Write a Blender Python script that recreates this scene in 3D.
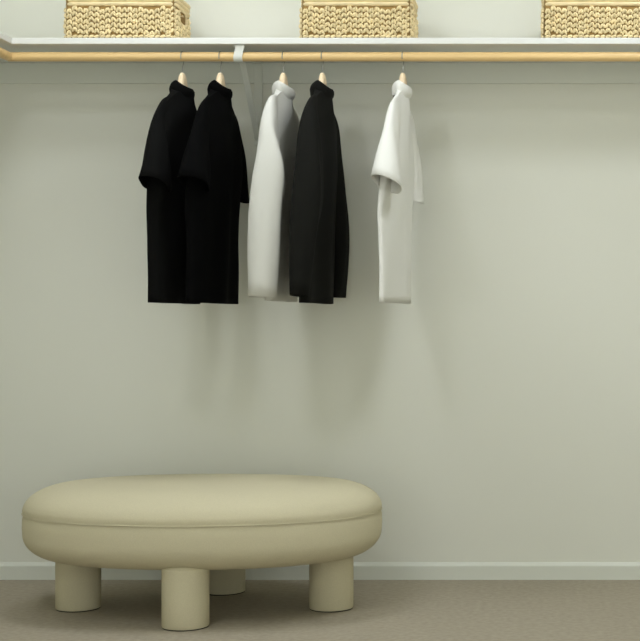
import bpy, bmesh, math, random
from mathutils import Vector, Matrix

random.seed(7)
sc = bpy.context.scene
for o in list(bpy.data.objects):
    bpy.data.objects.remove(o, do_unlink=True)
COL = sc.collection
PI = math.pi

# ------------------------------------------------------------------ camera
EYE = 1.047                                   # eye height (m)
cam_d = bpy.data.cameras.new('camera')
cam = bpy.data.objects.new('camera', cam_d)
COL.objects.link(cam)
cam.location = (0, 0, EYE)
cam.rotation_euler = (PI / 2, 0, 0)           # level, looking along +Y
cam_d.sensor_fit = 'HORIZONTAL'
cam_d.sensor_width = 36
cam_d.lens = 1450 / 640 * 36
cam_d.shift_x = -0.375                        # the picture is the left part of a wider view
cam_d.shift_y = 0.0023
cam_d.clip_start = 0.05
sc.camera = cam

# ------------------------------------------------------------------ world, lights, exposure
sc.view_settings.view_transform = 'Standard'
sc.view_settings.look = 'None'
sc.view_settings.gamma = 1
sc.view_settings.use_curve_mapping = False
sc.view_settings.exposure = -0.05

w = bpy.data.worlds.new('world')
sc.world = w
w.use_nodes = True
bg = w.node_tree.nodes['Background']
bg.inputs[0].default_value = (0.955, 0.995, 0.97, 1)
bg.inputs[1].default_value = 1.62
# added light gradient: stronger from below the horizon to lift the upper wall
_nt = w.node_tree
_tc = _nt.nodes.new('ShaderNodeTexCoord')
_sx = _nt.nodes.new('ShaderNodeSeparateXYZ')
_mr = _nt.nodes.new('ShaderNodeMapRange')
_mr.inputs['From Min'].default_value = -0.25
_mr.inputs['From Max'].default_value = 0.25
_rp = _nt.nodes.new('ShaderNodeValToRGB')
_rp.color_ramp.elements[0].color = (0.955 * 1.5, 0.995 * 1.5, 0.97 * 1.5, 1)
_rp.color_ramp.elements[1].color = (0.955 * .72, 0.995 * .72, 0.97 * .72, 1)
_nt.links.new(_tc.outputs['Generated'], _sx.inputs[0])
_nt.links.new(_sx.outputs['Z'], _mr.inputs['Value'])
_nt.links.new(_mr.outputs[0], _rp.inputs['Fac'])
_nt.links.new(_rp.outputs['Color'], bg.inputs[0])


def area(name, loc, size, power, col, rot=(0, 0, 0)):
    d = bpy.data.lights.new(name, 'AREA')
    d.shape = 'RECTANGLE'
    d.size, d.size_y = size
    d.energy = power
    d.color = col
    o = bpy.data.objects.new(name, d)
    o.location = loc
    o.rotation_euler = rot
    COL.objects.link(o)
    return o


LAMP = (0.945, 0.995, 1.09)


def bulb(name, loc, radius, power):
    d = bpy.data.lights.new(name, 'POINT')
    d.shadow_soft_size = radius
    d.energy = power
    d.color = LAMP
    o = bpy.data.objects.new(name, d)
    o.location = loc
    COL.objects.link(o)


bulb('ceiling_or_fill_light', (0.45, 4.30, 3.05), 0.19, 27)
bulb('ceiling_or_fill_light', (-1.8, 4.30, 3.05), 0.19, 14)  # added fill for the left wall, no lamp known there
bulb('ceiling_or_fill_light', (-1.5, 2.6, 3.05), 0.19, 33)  # unseen fill, added to brighten the wall under the shelf
for x, p in ((-1.3, 4.6), (0.3, 2.8)):                       # added downward fill for the bench top, no fixtures known
    o = area('added_down_light', (x, 4.9, 3.18), (.5, .5), p, LAMP)
    o.data.spread = math.radians(110)


# ------------------------------------------------------------------ materials
def lin(r, g, b):
    f = lambda c: c / 12.92 if c <= 0.04045 else ((c + 0.055) / 1.055) ** 2.4
    return (f(r / 255), f(g / 255), f(b / 255), 1)


def mat(name, rgb, rough=0.7, bump=0.0, scale=200, var=0.0, vscale=30, metallic=0, stretch=(1, 1, 1), detail=2, spec=0.3):
    m = bpy.data.materials.new(name)
    m.use_nodes = True
    nt = m.node_tree
    N, L = nt.nodes, nt.links
    b = N['Principled BSDF']
    b.inputs['Roughness'].default_value = rough
    b.inputs['Metallic'].default_value = metallic
    b.inputs['Specular IOR Level'].default_value = spec
    c = lin(*rgb)
    b.inputs['Base Color'].default_value = c
    tc = N.new('ShaderNodeTexCoord')
    mp = N.new('ShaderNodeMapping')
    mp.inputs['Scale'].default_value = stretch
    L.new(tc.outputs['Object'], mp.inputs['Vector'])
    if var:
        n = N.new('ShaderNodeTexNoise')
        n.inputs['Scale'].default_value = vscale
        n.inputs['Detail'].default_value = 4
        L.new(mp.outputs[0], n.inputs['Vector'])
        r = N.new('ShaderNodeValToRGB')
        r.color_ramp.elements[0].position = 0.3
        r.color_ramp.elements[1].position = 0.7
        r.color_ramp.elements[0].color = tuple(x * (1 - var) for x in c[:3]) + (1,)
        r.color_ramp.elements[1].color = tuple(min(1, x * (1 + var)) for x in c[:3]) + (1,)
        L.new(n.outputs['Fac'], r.inputs['Fac'])
        L.new(r.outputs['Color'], b.inputs['Base Color'])
    if bump:
        n2 = N.new('ShaderNodeTexNoise')
        n2.inputs['Scale'].default_value = scale
        n2.inputs['Detail'].default_value = detail
        L.new(mp.outputs[0], n2.inputs['Vector'])
        bp = N.new('ShaderNodeBump')
        bp.inputs['Strength'].default_value = bump
        bp.inputs['Distance'].default_value = 0.002
        L.new(n2.outputs['Fac'], bp.inputs['Height'])
        L.new(bp.outputs['Normal'], b.inputs['Normal'])
    return m


M = {
    'wall': mat('wall_paint', (226, 226, 213), 0.55, 0.05, 500, spec=0.35),
    'ceiling': mat('ceiling_paint', (232, 232, 224), 0.8),
    'trim': mat('trim_paint', (219, 221, 209), 0.42, spec=0.4),
    'shelf': mat('shelf_paint', (228, 228, 222), 0.45, spec=0.4),
    'bracket': mat('bracket_white', (226, 227, 218), 0.4, spec=0.4),
    'screw': mat('screw_steel', (150, 150, 145), 0.35, metallic=0.8),
    'carpet': mat('carpet_pile', (166, 157, 139), 0.95, 0.5, 230, 0.09, 48, detail=5, spec=0.1),
    'rod': mat('rod_wood', (231, 197, 137), 0.38, 0.0, 60, 0.07, 14, stretch=(0.12, 3, 3), spec=0.4),
    'wood': mat('hanger_wood', (236, 214, 178), 0.45, 0.0, 60, 0.05, 40, stretch=(3, .4, 3)),
    'hook': mat('hook_steel', (165, 165, 160), 0.3, metallic=0.9),
    'black': mat('black_jersey', (14, 14, 13), 0.95, 0.25, 900, spec=0.08),
    'deep': mat('deep_black_jersey', (8, 8, 8), 0.97, 0.25, 900, spec=0.05),
    'charcoal': mat('charcoal_cloth', (25, 25, 22), 0.9, 0.25, 900, spec=0.1),
    'white': mat('white_jersey', (234, 233, 226), 0.9, 0.2, 900, spec=0.15),
    'off_white': mat('off_white_jersey', (210, 209, 201), 0.9, 0.2, 900, spec=0.15),
    'bench': mat('cream_boucle', (207, 199, 169), 0.92, 0.55, 420, 0.035, 260, detail=4, spec=0.15),
    'pad': mat('foot_pad', (40, 38, 34), 0.7),
    'fibre': mat('hyacinth_fibre', (234, 214, 166), 0.75, 0.5, 240, 0.22, 55, spec=0.25, detail=3),
    'rim': mat('hyacinth_rim', (238, 217, 170), 0.75, 0.5, 240, 0.14, 60, stretch=(.3, .3, 3), spec=0.25),
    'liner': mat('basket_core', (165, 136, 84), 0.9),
}


# ------------------------------------------------------------------ helpers
def obj(name, bm, m, parent=None, smooth=True, recalc=True):
    if recalc:
        bmesh.ops.recalc_face_normals(bm, faces=bm.faces)
    me = bpy.data.meshes.new(name)
    bm.to_mesh(me)
    bm.free()
    me.materials.append(m)
    if smooth:
        for p in me.polygons:
            p.use_smooth = True
        try:
            me.set_sharp_from_angle(angle=math.radians(42))
        except Exception:
            pass
    o = bpy.data.objects.new(name, me)
    COL.objects.link(o)
    if parent is not None:
        o.parent = parent
    return o


def thing(name, loc, label, cat, group=None, rz=0.0):
    o = bpy.data.objects.new(name, None)
    o.empty_display_size = 0.05
    COL.objects.link(o)
    o.location = loc
    o.rotation_euler = (0, 0, rz)
    tag(o, label, cat, group)
    return o


def tag(o, label, cat, group=None):
    o['label'] = label
    o['category'] = cat
    if group:
        o['group'] = group


def struct(name, bm, m, smooth=False):
    o = obj(name, bm, m, None, smooth)
    o['kind'] = 'structure'
    return o


def box(bm, lo, hi, bev=0.0, seg=2):
    lo, hi = Vector(lo), Vector(hi)
    r = bmesh.ops.create_cube(bm, size=1, matrix=Matrix.Translation((lo + hi) / 2) @ Matrix.Diagonal((*(hi - lo), 1)))
    if bev:
        es = list({e for v in r['verts'] for e in v.link_edges})
        bmesh.ops.bevel(bm, geom=es, offset=bev, segments=seg, profile=0.5, affect='EDGES')


def loft(bm, rings, cap0=False, cap1=False, close=True):
    vs = [[bm.verts.new(p) for p in r] for r in rings]
    n = len(vs[0])
    for a, b in zip(vs[:-1], vs[1:]):
        for i in range(n if close else n - 1):
            j = (i + 1) % n
            bm.faces.new((a[i], a[j], b[j], b[i]))
    if cap0:
        bm.faces.new(vs[0][::-1])
    if cap1:
        bm.faces.new(vs[-1])
    return vs


def tube(bm, pts, r, n=10):
    pts = [Vector(p) for p in pts]
    rings = []
    up = None
    for i, p in enumerate(pts):
        a = pts[max(i - 1, 0)]
        b = pts[min(i + 1, len(pts) - 1)]
        t = (b - a).normalized()
        if up is None:
            up = Vector((0, 0, 1)) if abs(t.z) < 0.9 else Vector((0, 1, 0))
        x = t.cross(up).normalized()
        y = x.cross(t).normalized()
        up = y
        rings.append([p + r * (math.cos(2 * PI * k / n) * x + math.sin(2 * PI * k / n) * y) for k in range(n)])
    loft(bm, rings, True, True)


def lathe(bm, prof, c=(0, 0), n=48):
    rings = [[(c[0] + r * math.cos(2 * PI * k / n), c[1] + r * math.sin(2 * PI * k / n), z) for k in range(n)] for r, z in prof]
    loft(bm, rings, True, True)


def sgn_pow(x, p):
    return math.copysign(abs(x) ** p, x)


def sstep(a, b, x):
    t = min(1, max(0, (x - a) / (b - a)))
    return t * t * (3 - 2 * t)


def keyed(keys, t):
    """piecewise linear, smoothed between keys [(t, value), ...]"""
    if t <= keys[0][0]:
        return keys[0][1]
    for (a, x), (b, y) in zip(keys[:-1], keys[1:]):
        if t <= b:
            return x + (y - x) * (t - a) / (b - a)
    return keys[-1][1]


def spline(pts, n):
    """Catmull-Rom through tuples, n samples"""
    P = [Vector(p) for p in pts]
    out = []
    m = len(P) - 1
    for k in range(n):
        u = k / (n - 1) * m
        i = min(int(u), m - 1)
        t = u - i
        p1, p2 = P[i], P[i + 1]
        p0 = P[i - 1] if i > 0 else p1 * 2 - p2
        p3 = P[i + 2] if i + 2 <= m else p2 * 2 - p1
        out.append(0.5 * ((2 * p1) + (p2 - p0) * t + (2 * p0 - 5 * p1 + 4 * p2 - p3) * t * t + (3 * p1 - p0 - 3 * p2 + p3) * t ** 3))
    return out


# ------------------------------------------------------------------ the setting
WALL_Y = 5.90
LEFT_X = -2.47
RIGHT_X = 2.47
FRONT_Y = -0.6
CEIL = 3.20

bm = bmesh.new(); box(bm, (LEFT_X - .1, FRONT_Y, -.1), (RIGHT_X, WALL_Y + .1, 0)); struct('floor', bm, M['carpet'])
bm = bmesh.new(); box(bm, (LEFT_X - .1, WALL_Y, 0), (RIGHT_X, WALL_Y + .1, CEIL)); struct('wall_back', bm, M['wall'])
bm = bmesh.new(); box(bm, (LEFT_X - .1, FRONT_Y, 0), (LEFT_X, WALL_Y, CEIL)); struct('wall_left', bm, M['wall'])
bm = bmesh.new(); box(bm, (RIGHT_X, FRONT_Y, 0), (RIGHT_X + .1, WALL_Y, CEIL)); struct('wall_right', bm, M['wall'])
bm = bmesh.new(); box(bm, (LEFT_X - .1, FRONT_Y, CEIL), (RIGHT_X, WALL_Y + .1, CEIL + .1)); struct('ceiling', bm, M['ceiling'])


def prism(bm, prof, axis, a, b):
    """profile of (depth, z) swept along an axis: 'x' (depth is Y) or 'y' (depth is X)"""
    r0 = [((a, d, z) if axis == 'x' else (d, a, z)) for d, z in prof]
    r1 = [((b, d, z) if axis == 'x' else (d, b, z)) for d, z in prof]
    loft(bm, [r0, r1], True, True)


bm = bmesh.new()
prism(bm, [(WALL_Y, 0), (WALL_Y - .014, 0), (WALL_Y - .014, .055), (WALL_Y - .012, .059), (WALL_Y - .003, .069), (WALL_Y, .070)], 'x', LEFT_X, RIGHT_X)
struct('baseboard_back', bm, M['trim'])
bm = bmesh.new()
prism(bm, [(LEFT_X, 0), (LEFT_X + .014, 0), (LEFT_X + .014, .055), (LEFT_X + .012, .059), (LEFT_X + .003, .069), (LEFT_X, .070)], 'y', FRONT_Y, WALL_Y - .014)
struct('baseboard_left', bm, M['trim'])

SHELF_T, SHELF_B = 2.1235, 2.0995
SHELF_D = 0.41
ROD_D, ROD_Z, ROD_R = 0.375, 2.0575, 0.0178
ROD_Y = WALL_Y - ROD_D                                  # 5.525
# cleats screwed to the walls below the shelves
bm = bmesh.new(); box(bm, (LEFT_X, WALL_Y - .012, 2.016), (RIGHT_X, WALL_Y, SHELF_B), .002); struct('trim_1', bm, M['trim'])
bm = bmesh.new(); box(bm, (LEFT_X, FRONT_Y, 2.016), (LEFT_X + .012, WALL_Y - .012, SHELF_B), .002); struct('trim_2', bm, M['trim'])

# ------------------------------------------------------------------ shelves and rods
bm = bmesh.new(); box(bm, (LEFT_X, WALL_Y - SHELF_D, SHELF_B), (RIGHT_X, WALL_Y, SHELF_T), .0025)
tag(obj('wall_shelf', bm, M['shelf'], smooth=False), 'long white shelf along the back wall carrying the three woven baskets', 'shelf')
bm = bmesh.new(); box(bm, (LEFT_X, 2.6, SHELF_B), (LEFT_X + SHELF_D - .015, WALL_Y - SHELF_D - .0005, SHELF_T), .0025)
tag(obj('wall_shelf', bm, M['shelf'], smooth=False), 'white side shelf turning off the long shelf at the upper left corner', 'shelf')

ROD_X = LEFT_X + ROD_D - .004
bm = bmesh.new(); tube(bm, [(ROD_X - .004, ROD_Y, ROD_Z), (RIGHT_X, ROD_Y, ROD_Z)], ROD_R, 24)
tag(obj('clothes_rod', bm, M['rod']), 'long round pale wooden clothes rod under the shelf holding all five garments', 'clothes rod')
bm = bmesh.new(); tube(bm, [(ROD_X, ROD_Y - ROD_R * .9, ROD_Z), (ROD_X, 2.6, ROD_Z)], ROD_R, 24)
tag(obj('clothes_rod', bm, M['rod']), 'short end of empty side rod meeting the long rod at the left edge', 'clothes rod')

# shelf and rod bracket
BX = (238 - 560) * (ROD_Y - .01) / 1450
br = thing('shelf_bracket', (BX, WALL_Y, SHELF_B), 'white metal shelf bracket with a hook clasping the wooden rod', 'bracket')
hw = .017
bm = bmesh.new(); box(bm, (-hw, -.018, -.335), (hw, -.0125, -.004), .0015); obj('wall_plate', bm, M['trim'], br, False)
bm = bmesh.new(); box(bm, (-hw, -ROD_D - .012, -.0065), (hw, -.0125, -.0005), .0015); obj('shelf_arm', bm, M['bracket'], br, False)
bm = bmesh.new()
a, b = Vector((0, -.020, -.315)), Vector((0, -ROD_D + .03, -.012))
d = (b - a).normalized(); nrm = Vector((1, 0, 0)).cross(d)
for k in (0,):
    rings = []
    for p in (a, b):
        rings.append([p + nrm * sy * .003 + Vector((sx * .011, 0, 0)) for sx, sy in ((-1, -1), (1, -1), (1, 1), (-1, 1))])
    loft(bm, rings, True, True)
obj('brace', bm, M['trim'], br, False)
bm = bmesh.new()                                         # strap hanging from the arm and cupping the rod
cz = ROD_Z - SHELF_B
R0, R1 = ROD_R + .0006, ROD_R + .0042
path = [(-ROD_D - .0235, -.004), (-ROD_D - .0235, -.012), (-ROD_D - .0225, cz + .006)]
inner, outer = [], []
outer += [(-ROD_D - R1, -.001), (-ROD_D - R1, cz)]
inner += [(-ROD_D - R0, -.001), (-ROD_D - R0, cz)]
for k in range(1, 13):
    t = PI + k / 12 * PI * .92
    outer.append((-ROD_D + R1 * math.cos(t), cz + R1 * math.sin(t)))
    inner.append((-ROD_D + R0 * math.cos(t), cz + R0 * math.sin(t)))
sw = .0165
skew = lambda q: .004 + .010 * (sstep(cz - .012, 0, q[1]) - .35)
rings = [[(-sw + skew(o_), o_[0], o_[1]), (sw + skew(o_), o_[0], o_[1]), (sw + skew(i_), i_[0], i_[1]), (-sw + skew(i_), i_[0], i_[1])] for o_, i_ in zip(outer, inner)]
loft(bm, rings, True, True)
obj('rod_hook', bm, M['bracket'], br)
for dz in (-.305,):
    bm = bmesh.new()
    bmesh.ops.create_uvsphere(bm, u_segments=14, v_segments=8, radius=.006, matrix=Matrix.Translation((-.009, -.019, dz)) @ Matrix.Diagonal((1, .45, 1, 1)))
    obj('screw', bm, M['screw'], br)


# ------------------------------------------------------------------ bench
def ellipse_ring(o, z, A=.645, B=.437, n=112, e=2.12, ox=0, oy=0):
    pts = []
    for k in range(n):
        t = 2 * PI * k / n
        c, s = math.cos(t), math.sin(t)
        pts.append(((A - o) * sgn_pow(c, 2 / e), (B - o) * sgn_pow(s, 2 / e), z))
    return pts


bench = thing('bench', (-1.298, 5.30, 0), 'large low oval cream fabric bench on four round legs on the carpet', 'bench')
SEAM = .362
bm = bmesh.new()
rings = [ellipse_ring(.012, SEAM - .004), ellipse_ring(.003, SEAM + .0005)]
R = .20
for k in range(1, 17):
    t = k / 16 * PI / 2
    o_ = R * (1 - math.cos(t) ** .86)
    rings.append(ellipse_ring(o_, SEAM + .102 * math.sin(t) ** .92))
for o_, z in ((.26, .4655), (.33, .4675), (.39, .4685), (.43, .469)):
    rings.append(ellipse_ring(o_, z))
loft(bm, rings, True, True)
obj('seat_cushion', bm, M['bench'], bench)
bm = bmesh.new()
rings = [ellipse_ring(.012, SEAM - .001), ellipse_ring(.005, SEAM - .0045), ellipse_ring(.001, SEAM - .02), ellipse_ring(0, SEAM - .05), ellipse_ring(.0015, SEAM - .075)]
for k in range(1, 13):
    t = k / 12 * PI / 2
    rings.append(ellipse_ring(.0015 + .13 * (1 - math.cos(t)), SEAM - .075 - .092 * math.sin(t)))
rings.append(ellipse_ring(.35, SEAM - .170))
loft(bm, rings, True, True)
obj('seat_base', bm, M['bench'], bench)
bm = bmesh.new()
pipe = ellipse_ring(.0005, SEAM - .001)
prs = []
for p in pipe:
    v = Vector(p); ctr = Vector((0, 0, v.z)); out = (v - ctr).normalized()
    prs.append([v + 0.0019 * (math.cos(q * PI / 4) * out + math.sin(q * PI / 4) * Vector((0, 0, 1))) for q in range(8)])
prs.append(prs[0])
loft(bm, prs)
obj('piping', bm, M['bench'], bench)
LEGR = .080
leg0 = None
for i, (x, y) in enumerate(((-.4625, 0), (.4625, 0), (.012, -.32), (-.003, .32))):
    if leg0 is None:
        bm = bmesh.new()
        lathe(bm, [(LEGR - .006, .0032), (LEGR - .002, .0042), (LEGR, .008), (LEGR, .10), (LEGR, .205), (LEGR - .01, .215)], n=64)
        leg0 = obj('leg', bm, M['bench'], bench)
        bm = bmesh.new()
        lathe(bm, [(LEGR - .006, 0.0), (LEGR - .003, 0.0008), (LEGR - .003, .0036), (LEGR - .02, .0045)], n=48)
        pad0 = obj('foot_pad', bm, M['pad'], leg0)
        leg0.location = (x, y, 0)
    else:
        l = leg0.copy(); COL.objects.link(l); l.parent = bench; l.location = (x, y, 0)
        p = pad0.copy(); COL.objects.link(p); p.parent = l


# ------------------------------------------------------------------ baskets
BW, BD, BH = .434, .25, .174


def knot(bm, c, u, nrm, tilt, ln, wd, th):
    """one fibre lozenge of a plait: u along the surface, nrm outward"""
    up = Vector((0, 0, 1))
    ax = (up * math.cos(tilt) + u * math.sin(tilt)).normalized()
    bx = ax.cross(nrm).normalized()
    n, prof = 8, ((-1, .0), (-.72, .72), (-.2, 1), (.35, .98), (.78, .66), (1, .0))
    rings = [[c + ax * ln * t + bx * wd * r * math.cos(2 * PI * k / n) + nrm * (th * r * math.sin(2 * PI * k / n) + th * .25 * (1 - t * t)) for k in range(n)] for t, r in prof[1:-1]]
    loft(bm, rings, True, True)


def make_basket(rnd):
    r = thing('woven_basket', (0, 0, 0), '', 'basket', 'woven storage baskets on the long shelf')
    W2, D2 = BW / 2, BD / 2
    T = .012
    H = BH - .006
    # inner shell: bottom, front, back and two sides with a hand hole each
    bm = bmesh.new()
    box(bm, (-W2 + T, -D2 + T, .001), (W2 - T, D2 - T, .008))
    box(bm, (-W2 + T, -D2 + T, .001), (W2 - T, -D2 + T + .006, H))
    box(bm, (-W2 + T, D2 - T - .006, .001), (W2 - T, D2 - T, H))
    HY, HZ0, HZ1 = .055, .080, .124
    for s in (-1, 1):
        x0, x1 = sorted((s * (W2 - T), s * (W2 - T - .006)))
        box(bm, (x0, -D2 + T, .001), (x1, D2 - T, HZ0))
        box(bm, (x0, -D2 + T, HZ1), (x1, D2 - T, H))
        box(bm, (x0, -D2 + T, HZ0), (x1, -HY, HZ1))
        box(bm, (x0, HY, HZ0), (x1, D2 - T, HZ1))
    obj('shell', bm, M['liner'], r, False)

    # plaited weave, one mesh: columns of paired lozenges over front, back and sides, rounded corners
    RC = .035
    per = []                                             # (point, tangent, normal) around the plan
    def seg(p, q, nrm):
        p, q = Vector(p), Vector(q); L = (q - p).length; m = max(1, round(L / .0205))
        for k in range(m):
            per.append((p + (q - p) * (k + .5) / m, (q - p).normalized(), Vector(nrm)))
    def arc(c, a0):
        m = 3
        for k in range(m):
            a = a0 + (k + .5) / m * PI / 2
            nn = Vector((math.cos(a), math.sin(a), 0))
            per.append((Vector(c) + nn * RC, Vector((-math.sin(a), math.cos(a), 0)), nn))
    x, y = W2 - T * .6, D2 - T * .6
    seg((-x + .008, -y, 0), (x - RC, -y, 0), (0, -1, 0)); arc((x - RC, -y + RC, 0), -PI / 2)
    seg((x, -y + RC, 0), (x, y - RC, 0), (1, 0, 0)); arc((x - RC, y - RC, 0), 0)
    seg((x - RC, y, 0), (-x + RC, y, 0), (0, 1, 0)); arc((-x + RC, y - RC, 0), PI / 2)
    seg((-x, y - RC, 0), (-x, -y + .008, 0), (-1, 0, 0))
    bm = bmesh.new()
    ROW = .0205
    for (p, u, nn) in per:
        ph = rnd.uniform(-.0085, .0085)
        side = abs(nn.x) > .4
        for k in range(5):
            z = .0275 + k * ROW + ph
            if side and abs(nn.x) > .95 and abs(p.y) < HY + .012 and HZ0 - .012 < z < HZ1 + .008:
                continue
            for sd in (-1, 1):
                knot(bm, p + u * sd * .0047 + Vector((0, 0, z + rnd.uniform(-.0012, .0012))) + nn * rnd.uniform(-.0012, .0012), u, nn,
                     -sd * rnd.uniform(.2, .6), .0128, rnd.uniform(.0050, .0062), rnd.uniform(.0056, .0078))
        # foot cord knots, lying along the bottom edge
        knot(bm, p + Vector((0, 0, .0095)), u, nn, PI / 2 - .25, .0125, .0062, .0066)
    obj('weave', bm, M['fibre'], r)
    # rim band: two lying cords
    def ring_path(x, y, rc, z):
        pts = []
        for (cx, cy, a0) in ((x - rc, -y + rc, -PI / 2), (x - rc, y - rc, 0), (-x + rc, y - rc, PI / 2), (-x + rc, -y + rc, PI)):
            for k in range(7):
                a = a0 + k / 6 * PI / 2
                pts.append(Vector((cx + rc * math.cos(a), cy + rc * math.sin(a), z)))
        return pts
    bm = bmesh.new()
    for z, rr in ((BH - .009, .0105), (BH - .0245, .0085), (BH - .0405, .0085)):
        base = ring_path(W2 - .010, D2 - .010, .032, z)
        pts = []
        for i in range(len(base)):                       # subdivide so the wrap shows
            q0, q1 = base[i], base[(i + 1) % len(base)]
            m = max(1, int((q1 - q0).length / .006))
            pts += [q0 + (q1 - q0) * k / m for k in range(m)]
        n = len(pts); rings = []
        for i, p_ in enumerate(pts):
            t = (pts[(i + 1) % n] - pts[i - 1]).normalized(); o_ = Vector((t.y, -t.x, 0))
            rad = rr * (1 + .06 * math.sin(i * 1.3) + rnd.uniform(-.04, .04))
            rings.append([p_ + rad * (math.cos(q * PI / 5) * o_ + math.sin(q * PI / 5) * Vector((0, 0, 1))) for q in range(10)])
        rings.append(rings[0])
        loft(bm, rings)
    obj('rim', bm, M['rim'], r)
    # stitched frame round each hand hole
    for s in (-1, 1):
        bm = bmesh.new()
        pts = []
        for k in range(33):
            a = 2 * PI * k / 32
            pts.append((s * (W2 - .008), (HY + .001) * sgn_pow(math.cos(a), .6), (HZ0 + HZ1) / 2 + .027 * sgn_pow(math.sin(a), .6)))
        tube(bm, pts, .0052, 8)
        obj('handle_hole_edge', bm, M['rim'], r)
    return r


def copy_tree(o, parent=None):
    c = o.copy(); COL.objects.link(c)
    if parent is not None:
        c.parent = parent
    for ch in list(o.children):
        copy_tree(ch, c)
    return c


FRONT = WALL_Y - SHELF_D + .018 + BD / 2
proto = make_basket(random.Random(3))
spots = [((62, 'woven straw-coloured basket at the left end of the shelf with its hand hole in view'), 0.0),
         ((298.5, 'woven straw-coloured basket in the middle of the shelf above the charcoal garment'), 0.0),
         ((541, 'woven straw-coloured basket cut off by the right edge of the photo'), 0.0)]
for i, ((px, lab), rz) in enumerate(spots):
    o = proto if i == 0 else copy_tree(proto)
    o.location = ((px - 560) * (FRONT - BD / 2) / 1450 + BW / 2, FRONT, SHELF_T)
    o.rotation_euler = (0, 0, rz)
    o['label'] = lab


# ------------------------------------------------------------------ hangers
def make_hanger(x, yaw, label):
    h = thing('clothes_hanger', (x, ROD_Y, ROD_Z), label, 'hanger', 'wooden hangers on the long rod', yaw)
    # local: +Y away from viewer, hook over the rod at the origin
    bm = bmesh.new()
    N = 41
    rings = []
    for i in range(N):
        w_ = -.185 + .37 * i / (N - 1)
        a = abs(w_)
        arm = 1.932 - .10 * a - .40 * max(0, a - .055) - .45 * max(0, a - .17) - ROD_Z - .016 - .010 * sstep(.05, .1, a)
        k = 1 - sstep(.012, .046, a)
        top = arm + (-.061 - arm) * k
        bot = arm - .020 - .02 * k
        hn = .0125 - .0088 * sstep(.03, .07, a)           # half thickness, wider at the shoulders
        mid = (top + bot) / 2; hz = (top - bot) / 2
        e = 1.0 if a < .179 else .55
        rings.append([(hn * e * sgn_pow(math.cos(t), .7), w_, mid + hz * e * sgn_pow(math.sin(t), .7)) for t in [2 * PI * k / 14 for k in range(14)]])
    loft(bm, rings, True, True)
    obj('hanger_body', bm, M['wood'], h)
    bm = bmesh.new()
    rr = ROD_R + .0022
    pts = [(0, 0, -.075), (0, .0, -.045), (0, .003, -.034), (0, .012, -.0225)]
    for k in range(0, 19):
        t = math.radians(-48) + k / 18 * math.radians(262)
        pts.append((0, rr * math.cos(t), rr * math.sin(t)))
    tube(bm, pts, .0019, 8)
    obj('hook', bm, M['hook'], h)
    return h


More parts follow.
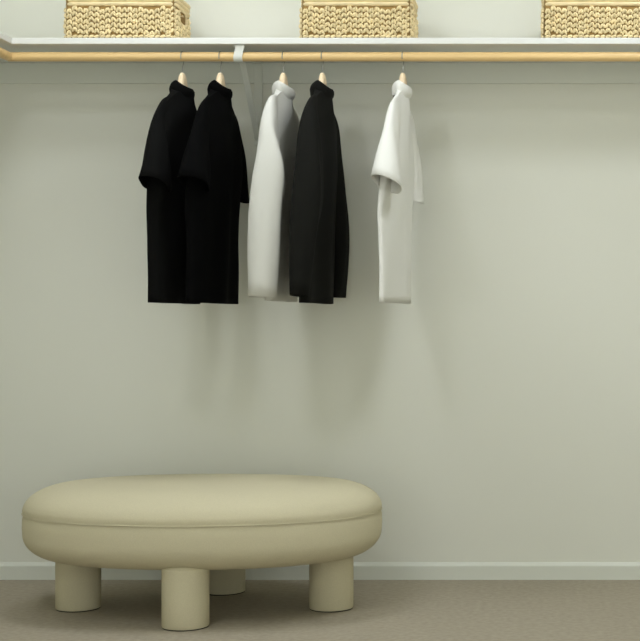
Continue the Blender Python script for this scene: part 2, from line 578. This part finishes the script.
# ------------------------------------------------------------------ garments
def garment(name, u, m, label, cat, hem, sleeve_len, near=(.27, .27, .25), far=(.25, .25, .24), cn=(-.048, -.048, -.024), cf=(-.006, -.004, .012),
            thick=1.0, sl_near=None, sl_far=None, seed=1, folds=.008, hem_dip=0.0, extra=None, cr=.0355, cx=-.005, sh=0.0):
    """u: photo column of the hook; w is measured from the rod toward the viewer, n sideways (+ right, where the front faces)"""
    X = (u - 560) * ROD_Y / 1450
    rnd = random.Random(seed)
    g = thing(name, (X, ROD_Y, hem), label, cat, 'garments on the long rod')
    Z0 = hem

    def P(n, w_, z):                                     # to the thing's own axes
        return Vector((n, -w_, z - Z0))

    def shoulder(w_, n=0.0):
        a = abs(w_)
        return 1.932 - .10 * a - .40 * max(0, a - .055) - .45 * max(0, a - .17) - (.62 * max(n, -.012) - .25 * min(0, n + .012)) * math.exp(-(w_ / .085) ** 2)

    ph = [rnd.uniform(0, 6.28) for _ in range(6)]
    NT, NV = 96, 34
    rings = []
    for j in range(NV + 1):
        v = j / NV
        v = 1 - (1 - v) ** 1.25
        hn_ = keyed([(0, near[0]), (.55, near[1]), (.78, near[1] - .01), (1, near[2])], v)
        hf_ = keyed([(0, far[0]), (.55, far[1]), (.78, far[1] - .01), (1, far[2])], v)
        c_n = keyed([(0, cn[0]), (.5, cn[1]), (1, cn[2])], v)
        c_f = keyed([(0, cf[0]), (.5, cf[1]), (1, cf[2])], v)
        ring = []
        for k in range(NT):
            t = 2 * PI * k / NT
            c, s = math.cos(t), math.sin(t)
            q = sgn_pow(c, .92)
            w_ = hn_ * q if q > 0 else hf_ * q
            cc = (c_n * (w_ / .27)) if w_ > 0 else c_f * (-w_ / .25)
            base = keyed([(0, .030), (.35, .030), (.7, .042), (.9, .030), (1, .0185)], v) * thick
            base += sstep(.8, 1, v) * (cr - .0185) * math.exp(-(w_ / .075) ** 2)
            T = base * (abs(s) ** .55) * (1 - .6 * sstep(.88, 1, v) ** 2 * (1 - math.exp(-(w_ / .06) ** 2)))
            n_ = cc + math.copysign(T, s)
            dec = (1 - v) ** .8
            n_ += folds * dec * (math.sin(17 * w_ + ph[0]) + .6 * math.sin(31 * w_ + ph[1] + 1.5 * v) + .5 * math.sin(9 * w_ + ph[2]) * (1 if s > 0 else -.6))
            n_ += .0035 * math.sin(23 * w_ + 6 * v + ph[3]) * sstep(0, .3, v) * (1 - sstep(.8, 1, v))
            zt = shoulder(w_, n_ - cc)
            z = Z0 + v * (zt - Z0) + hem_dip * (1 - v) ** 6 * math.sin(7 * w_ + ph[4])
            ring.append(P(n_, w_, z))
        rings.append(ring)
    bm = bmesh.new()
    vs = loft(bm, rings)
    top = vs[-1]
    for k in range(NT // 2):                             # close the shoulder seams, leave the neck open
        a, b = top[k], top[k + 1] if k + 1 < NT else top[0]
        c_, d_ = top[(NT - k - 1) % NT], top[(NT - k) % NT]
        wm = -(a.co.y + b.co.y) / 2
        if abs(wm) > .062:
            vv = []
            for q in (a, b, c_, d_):
                if q not in vv:
                    vv.append(q)
            if len(vv) > 2:
                try:
                    bm.faces.new(vv)
                except ValueError:
                    pass
    # turned-up inner hem so the cloth shows thickness at the opening
    r0 = rings[0]
    ctr = sum(r0, Vector()) / len(r0)
    inn = [p + Vector(((0.0022 if p.x < 0 else -0.0022), -(.002 if p.y > 0 else -.002) * -1 * -1, .001)) for p in r0]
    body = obj('body', bm, m, g)
    so = body.modifiers.new('cloth', 'SOLIDIFY'); so.thickness = .0025; so.offset = -1

    # collar
    bm = bmesh.new()
    secs = [(.001, -.012), (.005, -.002), (.0085, .006), (.0085, .015), (.006, .022), (.001, .025), (-.004, .022), (-.005, .012), (-.004, -.004), (-.003, -.02)]
    rings = []
    NC = 44
    for k in range(NC + 1):
        t = 2 * PI * (k % NC) / NC
        c, s = math.cos(t), math.sin(t)
        ring = []
        for dr, dz in secs:
            w_ = (.066 + dr) * c
            n_ = (cr + dr) * s + cx
            zb = 1.9255 - .70 * max(n_, -.014) + .30 * min(0, n_ + .014) - .10 * abs(w_) + .0012 * math.sin(3 * t + ph[5])
            ring.append(P(n_ + .3 * dz, w_, zb + dz * 1.2))
        rings.append(ring)
    loft(bm, rings)
    obj('collar', bm, m, g)

    # sleeves
    for spec, s in ((sl_near, 1), (sl_far, -1)):
        outer, inner, th, tilt = spec
        bm = bmesh.new()
        NR = 26 if sleeve_len == 'long' else 18
        O = spline([(n + (sh if .15 < w_ < .3 and z > 1.75 else 0), s * w_, z) for (w_, n, z) in outer], NR)
        I = spline([(n, s * w_, z) for (w_, n, z) in inner], NR)
        TH = spline([(t_, 0, 0) for t_ in th], NR)
        rings = []
        p1, p2 = rnd.uniform(0, 6), rnd.uniform(0, 6)
        NS = 40
        for j in range(NR):
            v = j / (NR - 1)
            c = (O[j] + I[j]) / 2; a = (O[j] - I[j]) / 2
            ring = []
            for k in range(NS):
                t = 2 * PI * k / NS
                ca, sa = sgn_pow(math.cos(t), .85), sgn_pow(math.sin(t), .85)
                p = c + a * ca
                dn = TH[j].x * sa
                dn *= 1 + .10 * sstep(.1, .5, v) * math.sin(9 * v + 3 * math.cos(t) + p1)
                amp = .0045 if sleeve_len == 'long' else .0025
                dn += amp * math.sin(14 * v + p2 + 2 * t) * sstep(0, .3, v) * (1 - v)
                ring.append(P(p.x + dn, p.y, p.z - tilt * v * dn))
            rings.append(ring)
        bm2 = loft(bm, rings, True)
        sl = obj('sleeve', bm, m, g)
        so = sl.modifiers.new('cloth', 'SOLIDIFY'); so.thickness = .0025; so.offset = -1
    make_hanger(X, math.radians(-5), {
        'a': 'pale wooden hanger inside the leftmost short-sleeved black top',
        'b': 'pale wooden hanger inside the second black top from the left',
        'c': 'pale wooden hanger inside the long-sleeved white garment',
        'd': 'pale wooden hanger inside the charcoal garment with long sleeves',
        'e': 'pale wooden hanger inside the short-sleeved white top on the right'}[extra])
    return g


# short sleeves: lists of (w, n, z) along the outer and inner edges, half thickness, hem tilt
T_NEAR = ([(.10, -.004, 1.90), (.19, -.014, 1.866), (.25, -.022, 1.80), (.315, -.025, 1.69), (.375, -.028, 1.566)],
          [(.14, -.006, 1.70), (.175, -.012, 1.64), (.195, -.018, 1.59), (.205, -.022, 1.555), (.21, -.024, 1.522)],
          [.010, .018, .028, .042, .052], .32)
T_FAR = ([(.10, .004, 1.90), (.19, .006, 1.866), (.245, .008, 1.80), (.285, .016, 1.69), (.32, .026, 1.535)],
         [(.14, .004, 1.70), (.17, .008, 1.64), (.185, .014, 1.59), (.19, .018, 1.555), (.195, .022, 1.522)],
         [.012, .022, .028, .030, .030], .30)
L_NEAR = ([(.10, -.004, 1.90), (.20, -.008, 1.872), (.275, -.012, 1.78), (.32, -.004, 1.62), (.345, -.014, 1.40), (.352, -.020, 1.139)],
          [(.14, -.004, 1.70), (.175, -.006, 1.62), (.20, .000, 1.53), (.225, -.008, 1.42), (.245, -.014, 1.30), (.255, -.018, 1.134)],
          [.010, .024, .044, .056, .052, .046], .05)
B_NEAR = (T_NEAR[0], T_NEAR[1], T_NEAR[2], .08)
W_NEAR = ([(.10, -.004, 1.90), (.20, -.008, 1.872), (.275, -.010, 1.78), (.315, .006, 1.66), (.335, -.006, 1.53), (.348, -.013, 1.36), (.352, -.021, 1.139)],
          [(.14, -.004, 1.70), (.175, -.006, 1.66), (.198, .004, 1.60), (.215, -.006, 1.50), (.23, -.010, 1.40), (.245, -.014, 1.28), (.255, -.021, 1.134)],
          [.010, .022, .036, .060, .055, .053, .048], .05)
J_NEAR = ([(.10, -.004, 1.90), (.20, -.008, 1.872), (.275, -.012, 1.78), (.32, -.006, 1.62), (.345, -.020, 1.40), (.352, -.034, 1.146)],
          [(.14, -.004, 1.70), (.175, -.006, 1.62), (.20, .000, 1.53), (.225, -.010, 1.42), (.245, -.022, 1.30), (.255, -.036, 1.138)],
          [.010, .024, .044, .054, .044, .032], .05)
L_FAR = ([(.10, .004, 1.90), (.20, .006, 1.872), (.262, .012, 1.78), (.295, .022, 1.62), (.315, .036, 1.40), (.315, .022, 1.146)],
         [(.14, .004, 1.70), (.17, .006, 1.62), (.185, .012, 1.53), (.195, .022, 1.42), (.20, .030, 1.30), (.20, .018, 1.143)],
         [.012, .022, .028, .030, .030, .026], .05)

garment('short_sleeved_top', 182.5, M['black'], 'black short-sleeved mock-neck top, leftmost on the clothes rod', 'top', 1.118, 'short',
        sl_near=B_NEAR, sl_far=T_FAR, seed=11, sh=-.008, thick=1.3, cn=(-.040, -.040, -.026), extra='a')
garment('short_sleeved_top', 220.5, M['deep'], 'black short-sleeved mock-neck top tucked close behind the leftmost black one', 'top', 1.118, 'short',
        sl_near=B_NEAR, sl_far=T_FAR, seed=23, thick=1.15, extra='b')
garment('long_sleeved_top', 283.5, M['off_white'], 'white long-sleeved mock-neck top between the black tops and the charcoal one', 'top', 1.126, 'long',
        sl_near=W_NEAR, sl_far=L_FAR, cn=(-.01, -.01, -.012), cr=.033, cx=-.003, seed=5, thick=.9, extra='c')
garment('long_sleeved_top', 322.5, M['charcoal'], 'charcoal long-sleeved mock-neck top, right beside the white long-sleeved one', 'top', 1.118, 'long',
        sl_near=J_NEAR, sl_far=L_FAR, cn=(-.026, -.022, -.012), seed=8, thick=1.0, extra='d')
garment('short_sleeved_top', 403.0, M['white'], 'white short-sleeved mock-neck top hanging alone on the right', 'top', 1.119, 'short',
        sl_near=T_NEAR, sl_far=T_FAR, seed=17, thick=.62, folds=.004, cn=(-.056, -.056, -.024), cr=.029, cx=-.007, extra='e')
